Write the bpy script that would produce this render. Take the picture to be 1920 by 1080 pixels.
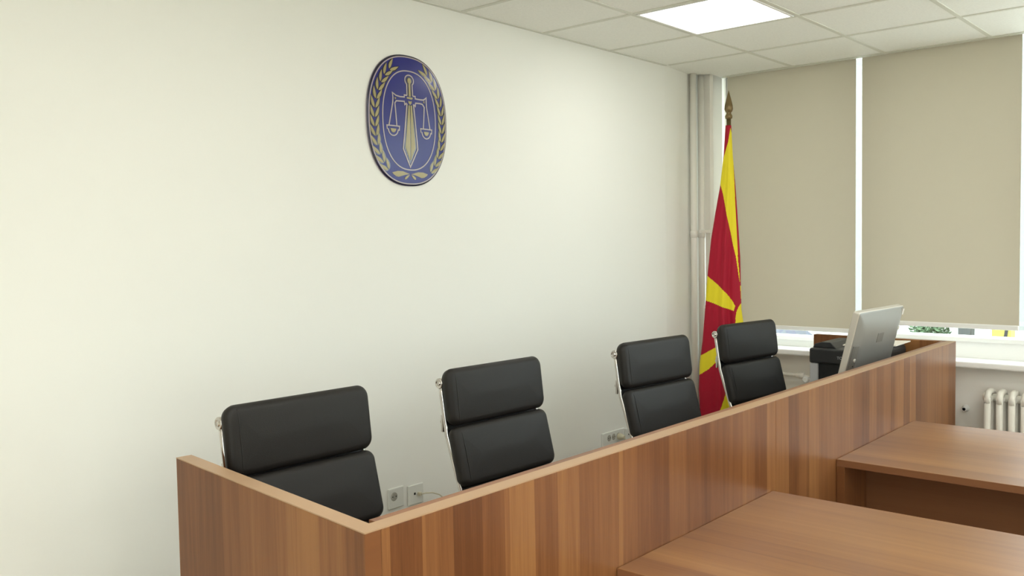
import bpy, bmesh, math, random
from mathutils import Vector, Matrix
random.seed(7)
PI = math.pi
for o in list(bpy.data.objects):
    bpy.data.objects.remove(o)
scn = bpy.context.scene
COL = scn.collection

# ------------------------------------------------------------------ camera
def cam_axes(yaw, pit, rol):
    cy, sy, cp, sp = math.cos(yaw), math.sin(yaw), math.cos(pit), math.sin(pit)
    d = Vector((sy * cp, cy * cp, sp)); r = Vector((cy, -sy, 0)); u = r.cross(d)
    c, s = math.cos(rol), math.sin(rol)
    return c * r + s * u, -s * r + c * u, d
R_, U_, D_ = cam_axes(.8522, -.0495, -.0164)
cam = bpy.data.cameras.new('camera')
cam.sensor_width = 36.0
cam.lens = 36.0 * 1680.5 / 1920.0
cam.clip_start = .05
cam.clip_end = 300
camo = bpy.data.objects.new('camera', cam)
COL.objects.link(camo)
M = Matrix((R_, U_, -D_)).transposed().to_4x4()
M.translation = Vector((-3.0329, -2.9484, 1.6413))
camo.matrix_world = M
scn.camera = camo

# ------------------------------------------------------------------ world, exposure
world = bpy.data.worlds.new('world')
scn.world = world
world.use_nodes = True
bg = world.node_tree.nodes['Background']
bg.inputs['Color'].default_value = (.90, .96, 1.0, 1)
bg.inputs['Strength'].default_value = 2.6
vs = scn.view_settings
vs.view_transform = 'Standard'
vs.look = 'None'
vs.gamma = 1.0
vs.use_curve_mapping = False
vs.exposure = 1.34
LED = 2.8            # radiance of the ceiling panels

# ------------------------------------------------------------------ materials
def lin(c):
    return tuple(((v / 255) / 12.92 if v / 255 <= .04045 else ((v / 255 + .055) / 1.055) ** 2.4) for v in c) + (1.0,)
MATS = {}
def mat(name, col, rough=.5, metal=0., bump=0., bscale=200., coat=0., spec=.5, var=0., vscale=6.):
    m = bpy.data.materials.new(name); m.use_nodes = True
    nt = m.node_tree; b = nt.nodes['Principled BSDF']
    b.inputs['Base Color'].default_value = lin(col)
    b.inputs['Roughness'].default_value = rough
    b.inputs['Metallic'].default_value = metal
    b.inputs['Specular IOR Level'].default_value = spec
    if coat:
        b.inputs['Coat Weight'].default_value = coat
        b.inputs['Coat Roughness'].default_value = .12
    tc = nt.nodes.new('ShaderNodeTexCoord')
    if bump:
        n = nt.nodes.new('ShaderNodeTexNoise'); n.inputs['Scale'].default_value = bscale
        n.inputs['Detail'].default_value = 4
        nt.links.new(tc.outputs['Object'], n.inputs['Vector'])
        bp = nt.nodes.new('ShaderNodeBump'); bp.inputs['Strength'].default_value = bump
        bp.inputs['Distance'].default_value = .002
        nt.links.new(n.outputs['Fac'], bp.inputs['Height'])
        nt.links.new(bp.outputs['Normal'], b.inputs['Normal'])
    if var:
        n = nt.nodes.new('ShaderNodeTexNoise'); n.inputs['Scale'].default_value = vscale
        n.inputs['Detail'].default_value = 5
        nt.links.new(tc.outputs['Object'], n.inputs['Vector'])
        hs = nt.nodes.new('ShaderNodeMapRange')
        hs.inputs['From Min'].default_value = .3; hs.inputs['From Max'].default_value = .7
        hs.inputs['To Min'].default_value = 1 - var; hs.inputs['To Max'].default_value = 1 + var
        nt.links.new(n.outputs['Fac'], hs.inputs['Value'])
        mx = nt.nodes.new('ShaderNodeVectorMath'); mx.operation = 'SCALE'
        mx.inputs[0].default_value = lin(col)[:3]
        nt.links.new(hs.outputs['Result'], mx.inputs['Scale'])
        nt.links.new(mx.outputs['Vector'], b.inputs['Base Color'])
    MATS[name] = m
    return m

def wood(name, band, grain, cols, freq=11., fine=1.0, rough=.38, soft=.0, seed=0., spec=.4):
    """band: axis across the boards, grain: axis along them (0,1,2)"""
    m = bpy.data.materials.new(name); m.use_nodes = True
    nt = m.node_tree; N = nt.nodes; L = nt.links
    b = N['Principled BSDF']; b.inputs['Roughness'].default_value = rough
    b.inputs['Specular IOR Level'].default_value = spec
    tc = N.new('ShaderNodeTexCoord'); sp = N.new('ShaderNodeSeparateXYZ')
    L.new(tc.outputs['Object'], sp.inputs[0])
    s = sp.outputs[band]; g = sp.outputs[grain]
    def mth(op, a, bb=None):
        n = N.new('ShaderNodeMath'); n.operation = op
        for i, v in enumerate((a, bb)):
            if v is None: continue
            if isinstance(v, (int, float)): n.inputs[i].default_value = v
            else: L.new(v, n.inputs[i])
        return n.outputs[0]
    def vec(x, y, z=0.):
        n = N.new('ShaderNodeCombineXYZ')
        for i, v in enumerate((x, y, z)):
            if isinstance(v, (int, float)): n.inputs[i].default_value = v
            else: L.new(v, n.inputs[i])
        return n.outputs[0]
    def noise(v, sc, det=2., ro=.5):
        n = N.new('ShaderNodeTexNoise'); n.inputs['Scale'].default_value = sc
        n.inputs['Detail'].default_value = det; n.inputs['Roughness'].default_value = ro
        L.new(v, n.inputs['Vector']); return n.outputs['Fac']
    # gently wandering board coordinate
    wob = noise(vec(mth('MULTIPLY', s, 2.), mth('MULTIPLY', g, .7), seed), 1.0)
    s2 = mth('ADD', s, mth('MULTIPLY', mth('SUBTRACT', wob, .5), .03))
    def cells(f, off):
        w = N.new('ShaderNodeTexWhiteNoise'); w.noise_dimensions = '1D'
        L.new(mth('FLOOR', mth('ADD', mth('MULTIPLY', s2, f), off)), w.inputs['W'])
        return w.outputs['Value']
    hard = mth('ADD', mth('MULTIPLY', cells(freq, 3.3 + seed), .6), mth('MULTIPLY', cells(freq * .37, 8.1 + seed), .4))
    smooth = noise(vec(mth('MULTIPLY', s, freq * 1.1), mth('MULTIPLY', g, .35), seed + 3.), 1.0, 3., .6)
    base = mth('ADD', mth('MULTIPLY', hard, 1 - soft), mth('MULTIPLY', mth('MULTIPLY', mth('SUBTRACT', smooth, .22), 1.8), soft))
    fib = noise(vec(mth('MULTIPLY', s, 260.), mth('MULTIPLY', g, 5.), seed), 1.0, 4., .65)
    med = noise(vec(mth('MULTIPLY', s, 45.), mth('MULTIPLY', g, 1.3), seed + 9.), 1.0, 3., .6)
    v = mth('ADD', base, mth('MULTIPLY', mth('SUBTRACT', fib, .5), .55 * fine))
    v = mth('ADD', v, mth('MULTIPLY', mth('SUBTRACT', med, .5), .8 * fine))
    cr = N.new('ShaderNodeValToRGB'); L.new(v, cr.inputs[0])
    e = cr.color_ramp.elements
    e[0].position = .08; e[0].color = lin(cols[0]); e[1].position = .95; e[1].color = lin(cols[-1])
    for i, c in enumerate(cols[1:-1]):
        x = e.new(.08 + .87 * (i + 1) / (len(cols) - 1)); x.color = lin(c)
    L.new(cr.outputs[0], b.inputs['Base Color'])
    bp = N.new('ShaderNodeBump'); bp.inputs['Strength'].default_value = .06; bp.inputs['Distance'].default_value = .001
    L.new(fib, bp.inputs['Height']); L.new(bp.outputs[0], b.inputs['Normal'])
    MATS[name] = m
    return m

W_DARK = [(98, 59, 34), (116, 73, 43), (132, 87, 52), (148, 102, 61)]
wood('wood_front', 0, 2, W_DARK, rough=.3, spec=.3)
wood('wood_side', 1, 2, [(102, 62, 35), (122, 77, 44), (138, 91, 53), (154, 106, 62)], seed=4., spec=.25, rough=.45)
wood('wood_table', 0, 1, [(104, 66, 38), (128, 85, 51), (146, 102, 61), (162, 118, 73)], freq=9., soft=.5, fine=.5, rough=.36, seed=2., spec=.45)  # bench laminate, lightened here for the light falling from above
wood('wood_table_edge', 2, 1, [(120, 78, 50), (132, 88, 58), (140, 96, 64)], freq=4., fine=.6, seed=5.)
wood('wood_desk', 0, 0, [(118, 76, 50), (132, 88, 60), (142, 97, 66)], freq=4., fine=.3, seed=6.)
wood('wood_strip', 1, 0, [(168, 136, 104), (176, 143, 110), (183, 150, 116)], freq=3., fine=.12, rough=.42, seed=7., soft=.9)
mat('wall_paint', (240, 239, 231), .75, bump=.08, bscale=160)
mat('wall_window_paint', (252, 249, 241), .7, bump=.08, bscale=120)
mat('white_gloss', (249, 249, 246), .3, bump=.03, bscale=60)
mat('pipe_paint', (242, 238, 228), .4, bump=.05, bscale=60)
mat('conduit_paint', (244, 240, 231), .5, var=.03)
mat('tile', (247, 247, 240), .9, bump=.55, bscale=260, var=.03, vscale=90)
mat('tbar', (220, 220, 208), .5)
mat('floor_vinyl', (218, 209, 194), .45, var=.06)
mat('slab', (120, 118, 112), .9)
mat('leather', (31, 28, 25), .5, bump=.18, bscale=420, spec=.3)
mat('sling', (20, 19, 19), .6, bump=.15, bscale=500)
mat('chrome', (205, 200, 195), .16, metal=1.)
mat('black_plastic', (26, 26, 27), .45, bump=.05, bscale=600)
mat('printer_black', (40, 40, 41), .42, bump=.06, bscale=700)
mat('printer_dark', (24, 24, 26), .35)
mat('printer_grey', (190, 189, 190), .45)
mat('paper', (245, 236, 224), .8)
mat('silver', (146, 144, 138), .42, metal=.5)
mat('silver_edge', (206, 200, 188), .38, metal=.2)
mat('silver_dark', (118, 114, 107), .5, metal=.2)
mat('screen', (12, 12, 14), .1)
mat('socket_white', (226, 226, 218), .35)
mat('socket_hole', (168, 164, 152), .6)
mat('dark_hole', (40, 36, 32), .8)
mat('plug_ivory', (200, 192, 166), .45)
mat('emblem_navy', (20, 17, 50), .22, coat=.6)
mat('emblem_blue', (30, 32, 116), .3, coat=.12, spec=.35)
mat('emblem_gold', (160, 146, 92), .4, coat=.3)
mat('emblem_line', (176, 162, 156), .35, coat=.3)
mat('emblem_back', (170, 160, 172), .4)
mat('bronze', (132, 112, 76), .35, metal=.55)
mat('pole_wood', (140, 92, 52), .45)
mat('flag_red', (176, 24, 50), .62, bump=.05, bscale=900, spec=.25)
mat('flag_yellow', (244, 224, 48), .6, bump=.05, bscale=900, spec=.25)
mat('asphalt', (205, 203, 198), .9, var=.1)
mat('facade', (134, 136, 131), .85, var=.04)
mat('foliage', (74, 98, 66), .7, var=.25, vscale=20)
mat('bark', (96, 78, 60), .9)
mat('bin_grey', (64, 67, 64), .6, var=.1, vscale=12)
mat('van_yellow', (150, 142, 62), .4)
mat('rubber', (40, 40, 42), .8)
mat('car_blue', (50, 54, 74), .3, coat=.6)
mat('car_glass', (60, 70, 84), .1)

def blind_mat():
    m = bpy.data.materials.new('blind_fabric'); m.use_nodes = True
    nt = m.node_tree; N = nt.nodes; L = nt.links
    b = N['Principled BSDF']
    b.inputs['Base Color'].default_value = lin((208, 202, 186)); b.inputs['Roughness'].default_value = .85
    tr = N.new('ShaderNodeBsdfTranslucent'); tr.inputs['Color'].default_value = lin((214, 206, 191))
    mx = N.new('ShaderNodeMixShader'); mx.inputs[0].default_value = .36
    out = N['Material Output']
    L.new(b.outputs[0], mx.inputs[1]); L.new(tr.outputs[0], mx.inputs[2]); L.new(mx.outputs[0], out.inputs[0])
    tc = N.new('ShaderNodeTexCoord'); sp = N.new('ShaderNodeSeparateXYZ'); L.new(tc.outputs['Object'], sp.inputs[0])
    wv = N.new('ShaderNodeTexNoise'); wv.inputs['Scale'].default_value = 1.
    cb = N.new('ShaderNodeCombineXYZ')
    for i, (ax, k) in enumerate(((1, 700.), (2, 60.))):
        q = N.new('ShaderNodeMath'); q.operation = 'MULTIPLY'; q.inputs[1].default_value = k
        L.new(sp.outputs[ax], q.inputs[0]); L.new(q.outputs[0], cb.inputs[i])
    L.new(cb.outputs[0], wv.inputs['Vector'])
    bp = N.new('ShaderNodeBump'); bp.inputs['Strength'].default_value = .15; bp.inputs['Distance'].default_value = .001
    L.new(wv.outputs['Fac'], bp.inputs['Height']); L.new(bp.outputs[0], b.inputs['Normal'])
    MATS['blind_fabric'] = m
blind_mat()
def emit(name, col, s):
    m = bpy.data.materials.new(name); m.use_nodes = True
    b = m.node_tree.nodes['Principled BSDF']
    b.inputs['Base Color'].default_value = lin((235, 235, 230))
    b.inputs['Emission Color'].default_value = col; b.inputs['Emission Strength'].default_value = s
    MATS[name] = m
emit('led_diffuser', (.985, .995, .965, 1), LED)
def glass():
    m = bpy.data.materials.new('glass'); m.use_nodes = True
    nt = m.node_tree; N = nt.nodes
    tr = N.new('ShaderNodeBsdfTransparent'); tr.inputs[0].default_value = (.93, .97, .96, 1)
    gl = N.new('ShaderNodeBsdfGlossy'); gl.inputs['Roughness'].default_value = .02
    mx = N.new('ShaderNodeMixShader'); mx.inputs[0].default_value = .06
    nt.links.new(tr.outputs[0], mx.inputs[1]); nt.links.new(gl.outputs[0], mx.inputs[2])
    nt.links.new(mx.outputs[0], N['Material Output'].inputs[0])
    MATS['glass'] = m
glass()

# ------------------------------------------------------------------ mesh helpers
class MB:
    """collects geometry in world coordinates; build() makes ONE mesh object"""
    def __init__(s): s.bm = bmesh.new()
    def _add(s, vs_, fs, mi=0, smooth=False):
        vv = [s.bm.verts.new(v) for v in vs_]
        for f in fs:
            try:
                F = s.bm.faces.new([vv[i] for i in f]); F.material_index = mi; F.smooth = smooth
            except ValueError: pass
        return vv
    def box(s, a, b, bev=0., mi=0, seg=2, mtx=None):
        x0, y0, z0 = a; x1, y1, z1 = b
        P = [(x0,y0,z0),(x1,y0,z0),(x1,y1,z0),(x0,y1,z0),(x0,y0,z1),(x1,y0,z1),(x1,y1,z1),(x0,y1,z1)]
        t = bmesh.new(); vv = [t.verts.new(p) for p in P]
        for f in ((0,3,2,1),(4,5,6,7),(0,1,5,4),(1,2,6,5),(2,3,7,6),(3,0,4,7)): t.faces.new([vv[i] for i in f])
        if bev: bmesh.ops.bevel(t, geom=t.edges[:], offset=bev, segments=seg, affect='EDGES', profile=.5)
        s.merge(t, mtx, mi); return s
    def merge(s, t, mtx=None, mi=None, smooth=None):
        t.verts.ensure_lookup_table(); t.verts.index_update()
        vv = [s.bm.verts.new(mtx @ v.co if mtx else v.co) for v in t.verts]
        for f in t.faces:
            try:
                F = s.bm.faces.new([vv[v.index] for v in f.verts])
                F.material_index = f.material_index if mi is None else mi
                F.smooth = f.smooth if smooth is None else smooth
            except ValueError: pass
        t.free()
    def prism(s, poly, z0, z1, bev=0., mi=0, axis='z', mtx=None):
        t = bmesh.new()
        def P(p, q):
            return {'z': (p[0], p[1], q), 'y': (p[0], q, p[1]), 'x': (q, p[0], p[1])}[axis]
        a = [t.verts.new(P(p, z0)) for p in poly]; b = [t.verts.new(P(p, z1)) for p in poly]
        n = len(poly)
        t.faces.new(a[::-1]); t.faces.new(b)
        for i in range(n): t.faces.new((a[i], a[(i+1) % n], b[(i+1) % n], b[i]))
        bmesh.ops.recalc_face_normals(t, faces=t.faces[:])
        if bev: bmesh.ops.bevel(t, geom=t.edges[:], offset=bev, segments=2, affect='EDGES', profile=.5)
        s.merge(t, mtx, mi); return s
    def tube(s, pts, r, n=12, cap=True, mi=0, closed=False, flat=None):
        """flat=(ra, rb, upvector): elliptical section"""
        pts = [Vector(p) for p in pts]; rings = []; m = len(pts)
        prev = None
        for i, p in enumerate(pts):
            if closed: t = (pts[(i+1) % m] - pts[i-1]).normalized()
            elif i == 0: t = (pts[1] - p).normalized()
            elif i == m-1: t = (p - pts[-2]).normalized()
            else: t = ((pts[i+1]-p).normalized() + (p-pts[i-1]).normalized()).normalized()
            if flat: up = Vector(flat[2])
            elif prev is None: up = Vector((0,0,1)) if abs(t.z) < .9 else Vector((1,0,0))
            else: up = prev
            a = t.cross(up).normalized(); b = a.cross(t).normalized(); prev = b
            rr = r[i] if isinstance(r, (list, tuple)) else r
            ra, rb = (flat[0], flat[1]) if flat else (rr, rr)
            rings.append([s.bm.verts.new(p + a*ra*math.cos(2*PI*k/n) + b*rb*math.sin(2*PI*k/n)) for k in range(n)])
        for i in range(m if closed else m-1):
            A = rings[i]; B = rings[(i+1) % m]
            for k in range(n):
                F = s.bm.faces.new((A[k], A[(k+1) % n], B[(k+1) % n], B[k])); F.smooth = True; F.material_index = mi
        if cap and not closed:
            for q in (rings[0][::-1], rings[-1]):
                F = s.bm.faces.new(q); F.material_index = mi
        return s
    def lathe(s, prof, c=(0,0,0), n=32, axis='z', mi=0, smooth=True):
        c = Vector(c); rings = []
        for (r, h) in prof:
            ring = []
            for k in range(n):
                a = 2*PI*k/n; u, v = max(r, 1e-5)*math.cos(a), max(r, 1e-5)*math.sin(a)
                ring.append(s.bm.verts.new(c + Vector({'z': (u,v,h), 'y': (u,h,v), 'x': (h,u,v)}[axis])))
            rings.append(ring)
        for A, B in zip(rings, rings[1:]):
            for k in range(n):
                F = s.bm.faces.new((A[k], A[(k+1)%n], B[(k+1)%n], B[k])); F.smooth = smooth; F.material_index = mi
        for q in (rings[0][::-1], rings[-1]):
            F = s.bm.faces.new(q); F.material_index = mi
        return s
    def build(s, name, mats, parent=None, loc=None, recalc=True):
        if recalc: bmesh.ops.recalc_face_normals(s.bm, faces=s.bm.faces[:])
        if isinstance(mats, str): mats = [mats]
        org = Vector(loc) if loc is not None else Vector((0, 0, 0))
        if parent is not None:
            inv = parent['_m'] if '_m' in parent else None
        bmesh.ops.translate(s.bm, verts=s.bm.verts[:], vec=-org)
        me = bpy.data.meshes.new(name); s.bm.to_mesh(me); s.bm.free()
        for q in mats: me.materials.append(MATS[q])
        o = bpy.data.objects.new(name, me); COL.objects.link(o)
        o.location = org
        if parent is not None: o.parent = parent
        return o
def tag(o, label=None, cat=None, group=None, kind=None):
    for k, v in (('label', label), ('category', cat), ('group', group), ('kind', kind)):
        if v: o[k] = v
    return o
def empty(name, label, cat, loc=(0,0,0), rz=0., group=None):
    o = bpy.data.objects.new(name, None); COL.objects.link(o)
    o.location = loc; o.rotation_euler = (0, 0, rz); o.empty_display_size = .1
    return tag(o, label, cat, group)
def struct(mb, name, mats): return tag(mb.build(name, mats), kind='structure')
def copy_tree(o, parent=None):
    c = o.copy(); COL.objects.link(c)
    if parent is not None: c.parent = parent
    for ch in list(o.children): copy_tree(ch, c)
    return c

# ================================================================== THE ROOM
ZC = 2.72; XW = 2.4986; XL = -6.2; YF = -7.2; ZS = 3.05
m = MB(); m.box((XL-.2, YF-.2, -.12), (XW+.3, .35, 0)); struct(m, 'floor', 'floor_vinyl')
# back wall, with its end bending away a little beside the pipes
m = MB(); m.prism([(XL-.2, 0), (1.80, 0), (2.21, .048), (XW+.3, .06), (XW+.3, .3), (XL-.2, .3)], 0, ZS)
struct(m, 'wall_back', 'wall_paint')
m = MB(); m.box((XL-.2, YF-.2, 0), (XL, 0, .9)); m.box((XL-.2, YF-.2, 2.6), (XL, 0, ZS))
m.box((XL-.2, -4.0, .9), (XL, 0, 2.6)); m.box((XL-.2, YF-.2, .9), (XL, -6.8, 2.6)); struct(m, 'wall_left', 'wall_paint')
m = MB(); m.box((XL, YF-.2, 0), (XW+.3, YF, ZS)); struct(m, 'wall_front', 'wall_paint')
# window wall: parapet, pier at the corner, lintel, far pier
m = MB()
m.box((XW, YF, 0), (XW+.28, .075, .905)); m.box((XW, -.018, .905), (XW+.28, .075, ZS))
m.box((XW, YF, 2.80), (XW+.28, -.018, ZS)); m.box((XW, YF, .905), (XW+.28, -5.9, 2.80))
struct(m, 'wall_right', 'wall_window_paint')
m = MB(); m.box((XL-.2, YF-.2, ZS), (XW+.3, .35, ZS+.15)); struct(m, 'ceiling_slab', 'slab')

# suspended ceiling, notched around the pipes in the corner
m = MB()
XE = 2.438
m.prism([(XL, YF), (XE, YF), (XE, -.05), (2.385, -.055), (2.268, -.062), (2.232, .0), (2.212, .047), (1.80, 0), (XL, 0)], ZC, ZC+.018)
struct(m, 'ceiling', 'tile')
gx = [.6*k for k in range(-10, 5)]
gy = [-.5532] + [-.5532 - .5613 - .565*k for k in range(0, 12)]
m = MB()
for x in gx:
    if x > XE: continue
    m.box((x-.012, YF, ZC-.0035), (x+.012, -.0 if x < 1.79 else (-.03 if x < 2.2 else -.08), ZC+.001), bev=.001, seg=1)
for y in gy:
    if y < YF: continue
    m.box((XL, y-.012, ZC-.0032), (XE, y+.012, ZC+.001), bev=.001, seg=1)
m.box((XL, -.02, ZC-.003), (1.80, -.0005, ZC+.001)); m.box((XE-.02, YF, ZC-.004), (XE+.002, -.05, ZC+.018))
struct(m, 'trim_1', 'tbar')

# window frames and sill
m = MB(); m.box((XW-.13, -6., .908), (XW+.08, -.019, .943), bev=.008)
tag(m.build('windowsill', 'white_gloss'), kind='structure').name = 'trim_2'
def window(n, y0, y1, zf=1.068):
    m = MB(); x0, x1 = XW+.055, XW+.115
    m.box((x0, y0, .94), (x1, y1, zf), bev=.006); m.box((x0, y0, 2.74), (x1, y1, 2.80), bev=.006)
    m.box((x0, y0, zf), (x1, y0+.055, 2.74), bev=.006); m.box((x0, y1-.055, zf), (x1, y1, 2.74), bev=.006)
    m.box((x0-.012, y0+.02, zf-.033), (x0, y1-.02, zf-.006), bev=.004)
    w = struct(m, 'window_%d' % n, 'white_gloss')
    g = MB(); g.box((x0+.025, y0+.05, zf-.008), (x0+.033, y1-.05, 2.75)); g.build('pane', 'glass', w)
window(1, -.985, -.024, 1.016); window(2, -1.905, -.985); window(3, -2.83, -1.905); window(4, -3.75, -2.83); window(5, -5.9, -3.75)  # those out of view left without blinds for more daylight

def added_left_window(n, y0, y1):  # unseen windows added in the left wall to brighten the window side
    m = MB(); x0, x1 = XL-.15, XL-.09
    m.box((x0, y0, .9), (x1, y1, .97), bev=.006); m.box((x0, y0, 2.53), (x1, y1, 2.6), bev=.006)
    m.box((x0, y0, .97), (x1, y0+.055, 2.53), bev=.006); m.box((x0, y1-.055, .97), (x1, y1, 2.53), bev=.006)
    w = struct(m, 'window_%d' % n, 'white_gloss')
    g = MB(); g.box((x0+.025, y0+.05, .96), (x0+.033, y1-.05, 2.54)); g.build('pane', 'glass', w)
for k in range(2): added_left_window(6+k, -4.0-1.4*(k+1), -4.0-1.4*k)

# ------------------------------------------------------------------ ceiling lights
def ceiling_light(x0, y0, label, x1=None, y1=None):
    x1 = x1 or x0 + .6; y1 = y1 if y1 is not None else y0 - .5613
    t = empty('ceiling_light', label, 'ceiling light', ((x0+x1)/2, (y0+y1)/2, ZC), group='square light panels in the ceiling')
    a = (x0+.014-t.location.x, y1+.014-t.location.y); b = (x1-.014-t.location.x, y0-.014-t.location.y)
    m = MB(); w = .014
    for A, B in (((a[0], a[1]), (b[0], a[1]+w)), ((a[0], b[1]-w), (b[0], b[1])), ((a[0], a[1]+w), (a[0]+w, b[1]-w)), ((b[0]-w, a[1]+w), (b[0], b[1]-w))):
        m.box((A[0], A[1], -.006), (B[0], B[1], 0), bev=.0015)
    m.build('frame', 'white_gloss', t)
    m = MB(); m.box((a[0]+w, a[1]+w, -.004), (b[0]-w, b[1]-w, -.001)); m.build('diffuser', 'led_diffuser', t)
    return t
ceiling_light(.6, gy[0], 'bright square light panel in the tiled ceiling, in front of the blinds', 1.2, gy[1])
for i, (x, k) in enumerate([(-1.8, 1), (-3.0, 2)] + [(x, k) for k in (3, 5, 7, 9) for x in (-5.4, -4.2, -3.0, -1.8, -.6, .6) if (x, k) != (.6, 3)]):  # unseen panels added to even out the light; first inferred from wall glow
    ceiling_light(x, gy[k], 'unseen square light panel put in the room ceiling to light the room', x+.6, gy[k+1])

# ------------------------------------------------------------------ roller blinds
def blind(y0, y1, zb, label):
    t = empty('roller_blind', label, 'roller blind', (XW-.0496, (y0+y1)/2, zb), group='beige roller blinds')
    yc = (y0+y1)/2; h = ZC - zb
    m = MB(); m.box((-.0008, y0-yc, 0), (.0008, y1-yc, h+.03)); m.build('fabric', 'blind_fabric', t)
    m = MB(); m.box((-.007, y0-yc, -.026), (.009, y1-yc, .002), bev=.006, seg=3); m.build('bottom_rail', 'white_gloss', t)
    m = MB(); m.lathe([(.022, y0-yc-.01), (.022, y1-yc+.01)], (.0238, 0, h+.03), 24, 'y'); m.build('roller_tube', 'silver', t)
blind(-.934, -.084, 1.084, 'lowered beige roller blind behind the flag, left of the bright gap')
blind(-1.822, -.972, 1.147, 'lowered beige roller blind right of the bright gap, behind the monitor')

# ------------------------------------------------------------------ pipes and conduit in the corner
for x, lb in ((2.165, 'round white riser pipe in the corner, farther from the boxed conduit'), (2.264, 'round white riser pipe beside the boxed conduit in the corner')):
    m = MB(); m.tube([(x, .012, .3), (x, .012, ZC+.12)], .0205, 20)
    m.lathe([(.0205, 0), (.025, .004), (.025, .045), (.0205, .049)], (x, .012, 1.66), 20)
    tag(m.build('riser_pipe', 'pipe_paint'), lb, 'pipe', 'riser pipes in the corner')
t = empty('pipe_conduit', 'square white boxed conduit running up through the ceiling corner', 'conduit', (2.310, -.020, 1.70))
m = MB(); m.box((-.0225, -.0225, .01), (.0225, .0225, ZC-1.70+.2), bev=.003); m.build('upper_box', 'conduit_paint', t)
m = MB(); m.box((-.018, -.018, -1.68), (.018, .018, .01), bev=.003); m.build('lower_box', 'conduit_paint', t)
m = MB(); m.box((-.17, -.030, -.010), (.035, -.0185, .010), bev=.003); m.build('bracket', 'conduit_paint', t)

m = MB(); m.tube([(XW-.055, -.03, .777), (XW-.055, -.585, .772), (XW-.055, -.60, .772)], .0125, 14)
m.lathe([(.0125, -.03), (.019, -.026), (.019, .0), (.016, .004), (.016, .02), (.0125, .024)], (XW-.055, -.585, .772), 14, 'y')
m.tube([(XW-.055, -.60, .772), (XW-.055, -.636, .765), (XW-.055, -.645, .74), (XW-.055, -.645, .1)], .0125, 14)
tag(m.build('radiator_pipe', 'pipe_paint'), 'thin white pipe with a coupling running along under the windowsill', 'pipe')
m = MB(); m.lathe([(.014, -.012), (.02, -.006), (.02, .016), (.014, .02)], (XW-.075, -.632, .752), 14, 'x')
tag(m.build('radiator_valve', 'white_gloss'), 'small round white valve on the pipe beside the printer', 'valve')
m = MB(); m.lathe([(.012, 0), (.012, .035), (.02, .037), (.02, .05)], (XW-.05, -1.548, .66), 14, 'x')
m.tube([(XW-.004, -1.548, .66), (XW-.05, -1.548, .66)], .009, 10)
tag(m.build('air_valve', 'white_gloss'), 'tiny white valve on the wall between bench end and radiator', 'valve')

# ------------------------------------------------------------------ cast iron radiator
rad = empty('radiator', 'white cast iron column radiator under the windowsill beside the bench', 'radiator', (XW-.12, -1.70, .12))
yq = [-.0 - .0595*k for k in range(9)]
for k, y in enumerate(yq):
    m = MB()
    for dx in (-.062, .0, .062):
        m.tube([(dx, y, .02), (dx, y, .64)], .0125, 12, flat=(.0175, .0125, (1, 0, 0)))
    pts = []
    # arched head and foot joining the three tubes
    for zc, sg in ((.63, 1), (.03, -1)):
        m.tube([(-.062, y, zc-.02*sg), (-.06, y, zc+.012*sg), (-.04, y, zc+.032*sg), (0, y, zc+.038*sg), (.04, y, zc+.032*sg), (.06, y, zc+.012*sg), (.062, y, zc-.02*sg)],
               [.0155, .0165, .0175, .0185, .0175, .0165, .0155], 12)
        m.tube([(-.03, y, zc), (.03, y, zc)], .02, 12)
    m.build('column', 'pipe_paint', rad)
m = MB(); m.tube([(0, .02, .03), (0, yq[-1]-.03, .03)], .021, 14); m.build('hub', 'pipe_paint', rad)
m = MB(); m.tube([(0, .02, .635), (0, yq[-1]-.03, .635)], .021, 14)
m.lathe([(.013, 0), (.024, .004), (.024, .016), (.012, .02)], (0, .0175, .635), 8, 'y')
m.build('hub', 'pipe_paint', rad)
for y in (yq[1], yq[7]):
    m = MB(); m.box((-.02, y-.012, -.12), (.02, y+.012, .01), bev=.003); m.build('foot', 'pipe_paint', rad)

# ------------------------------------------------------------------ wall sockets
def plate(cx, cz, w, h, label, holes, kind, name='wall_socket'):
    t = empty(name, label, 'wall socket', (cx, 0, cz), group='white sockets on the back wall')
    m = MB(); m.box((-w/2, -.011, -h/2), (w/2, 0, h/2), bev=.004, seg=2); m.build('cover_plate', 'socket_white', t)
    for (x, z, r) in holes:
        m = MB()
        if kind == 'round':
            m.lathe([(r*.55, -.0125), (r, -.0125), (r*1.12, -.0115), (r*1.12, -.0095)], (x, 0, z), 24, 'y')
            m.build('socket_well', 'socket_hole', t)
            p = MB()
            for dx in (-.0095, .0095): p.lathe([(.0026, -.0135), (.0026, -.0120)], (x+dx, 0, z), 10, 'y')
            p.build('contact', 'dark_hole', t)
        else:
            m.box((x-r, -.0125, z-r), (x+r, -.0105, z+r), bev=.0008, seg=1); m.build('port', 'dark_hole', t)
    return t
plate(-.348, .530, .092, .088, 'square white data socket with a cable plugged into its right port', [(-.008, .004, .0052), (.014, .001, .0052)], 'sq')
plate(-.463, .540, .088, .090, 'square white power socket half hidden by the front chair', [(-.014, .008, .017)], 'round')
plate(1.197, .512, .222, .085, 'wide white triple power socket left of the third chair', [(-.047, .008, .0165), (-.002, .008, .0165), (.044, .006, .0165)], 'round')
plate(1.365, .502, .088, .085, 'square white data socket half hidden by the third chair', [(-.016, .006, .0045), (.014, .004, .0045)], 'sq')
m = MB(); m.box((-.3425, -.03, .5235), (-.3275, -.0125, .5385), bev=.003)
m.tube([(-.335, -.028, .531), (-.32, -.045, .535), (-.29, -.055, .532), (-.25, -.058, .515), (-.215, -.06, .485), (-.2, -.062, .45), (-.19, -.07, .3), (-.18, -.08, .05), (-.15, -.1, .006), (.05, -.16, .006)], .0028, 8)
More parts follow.
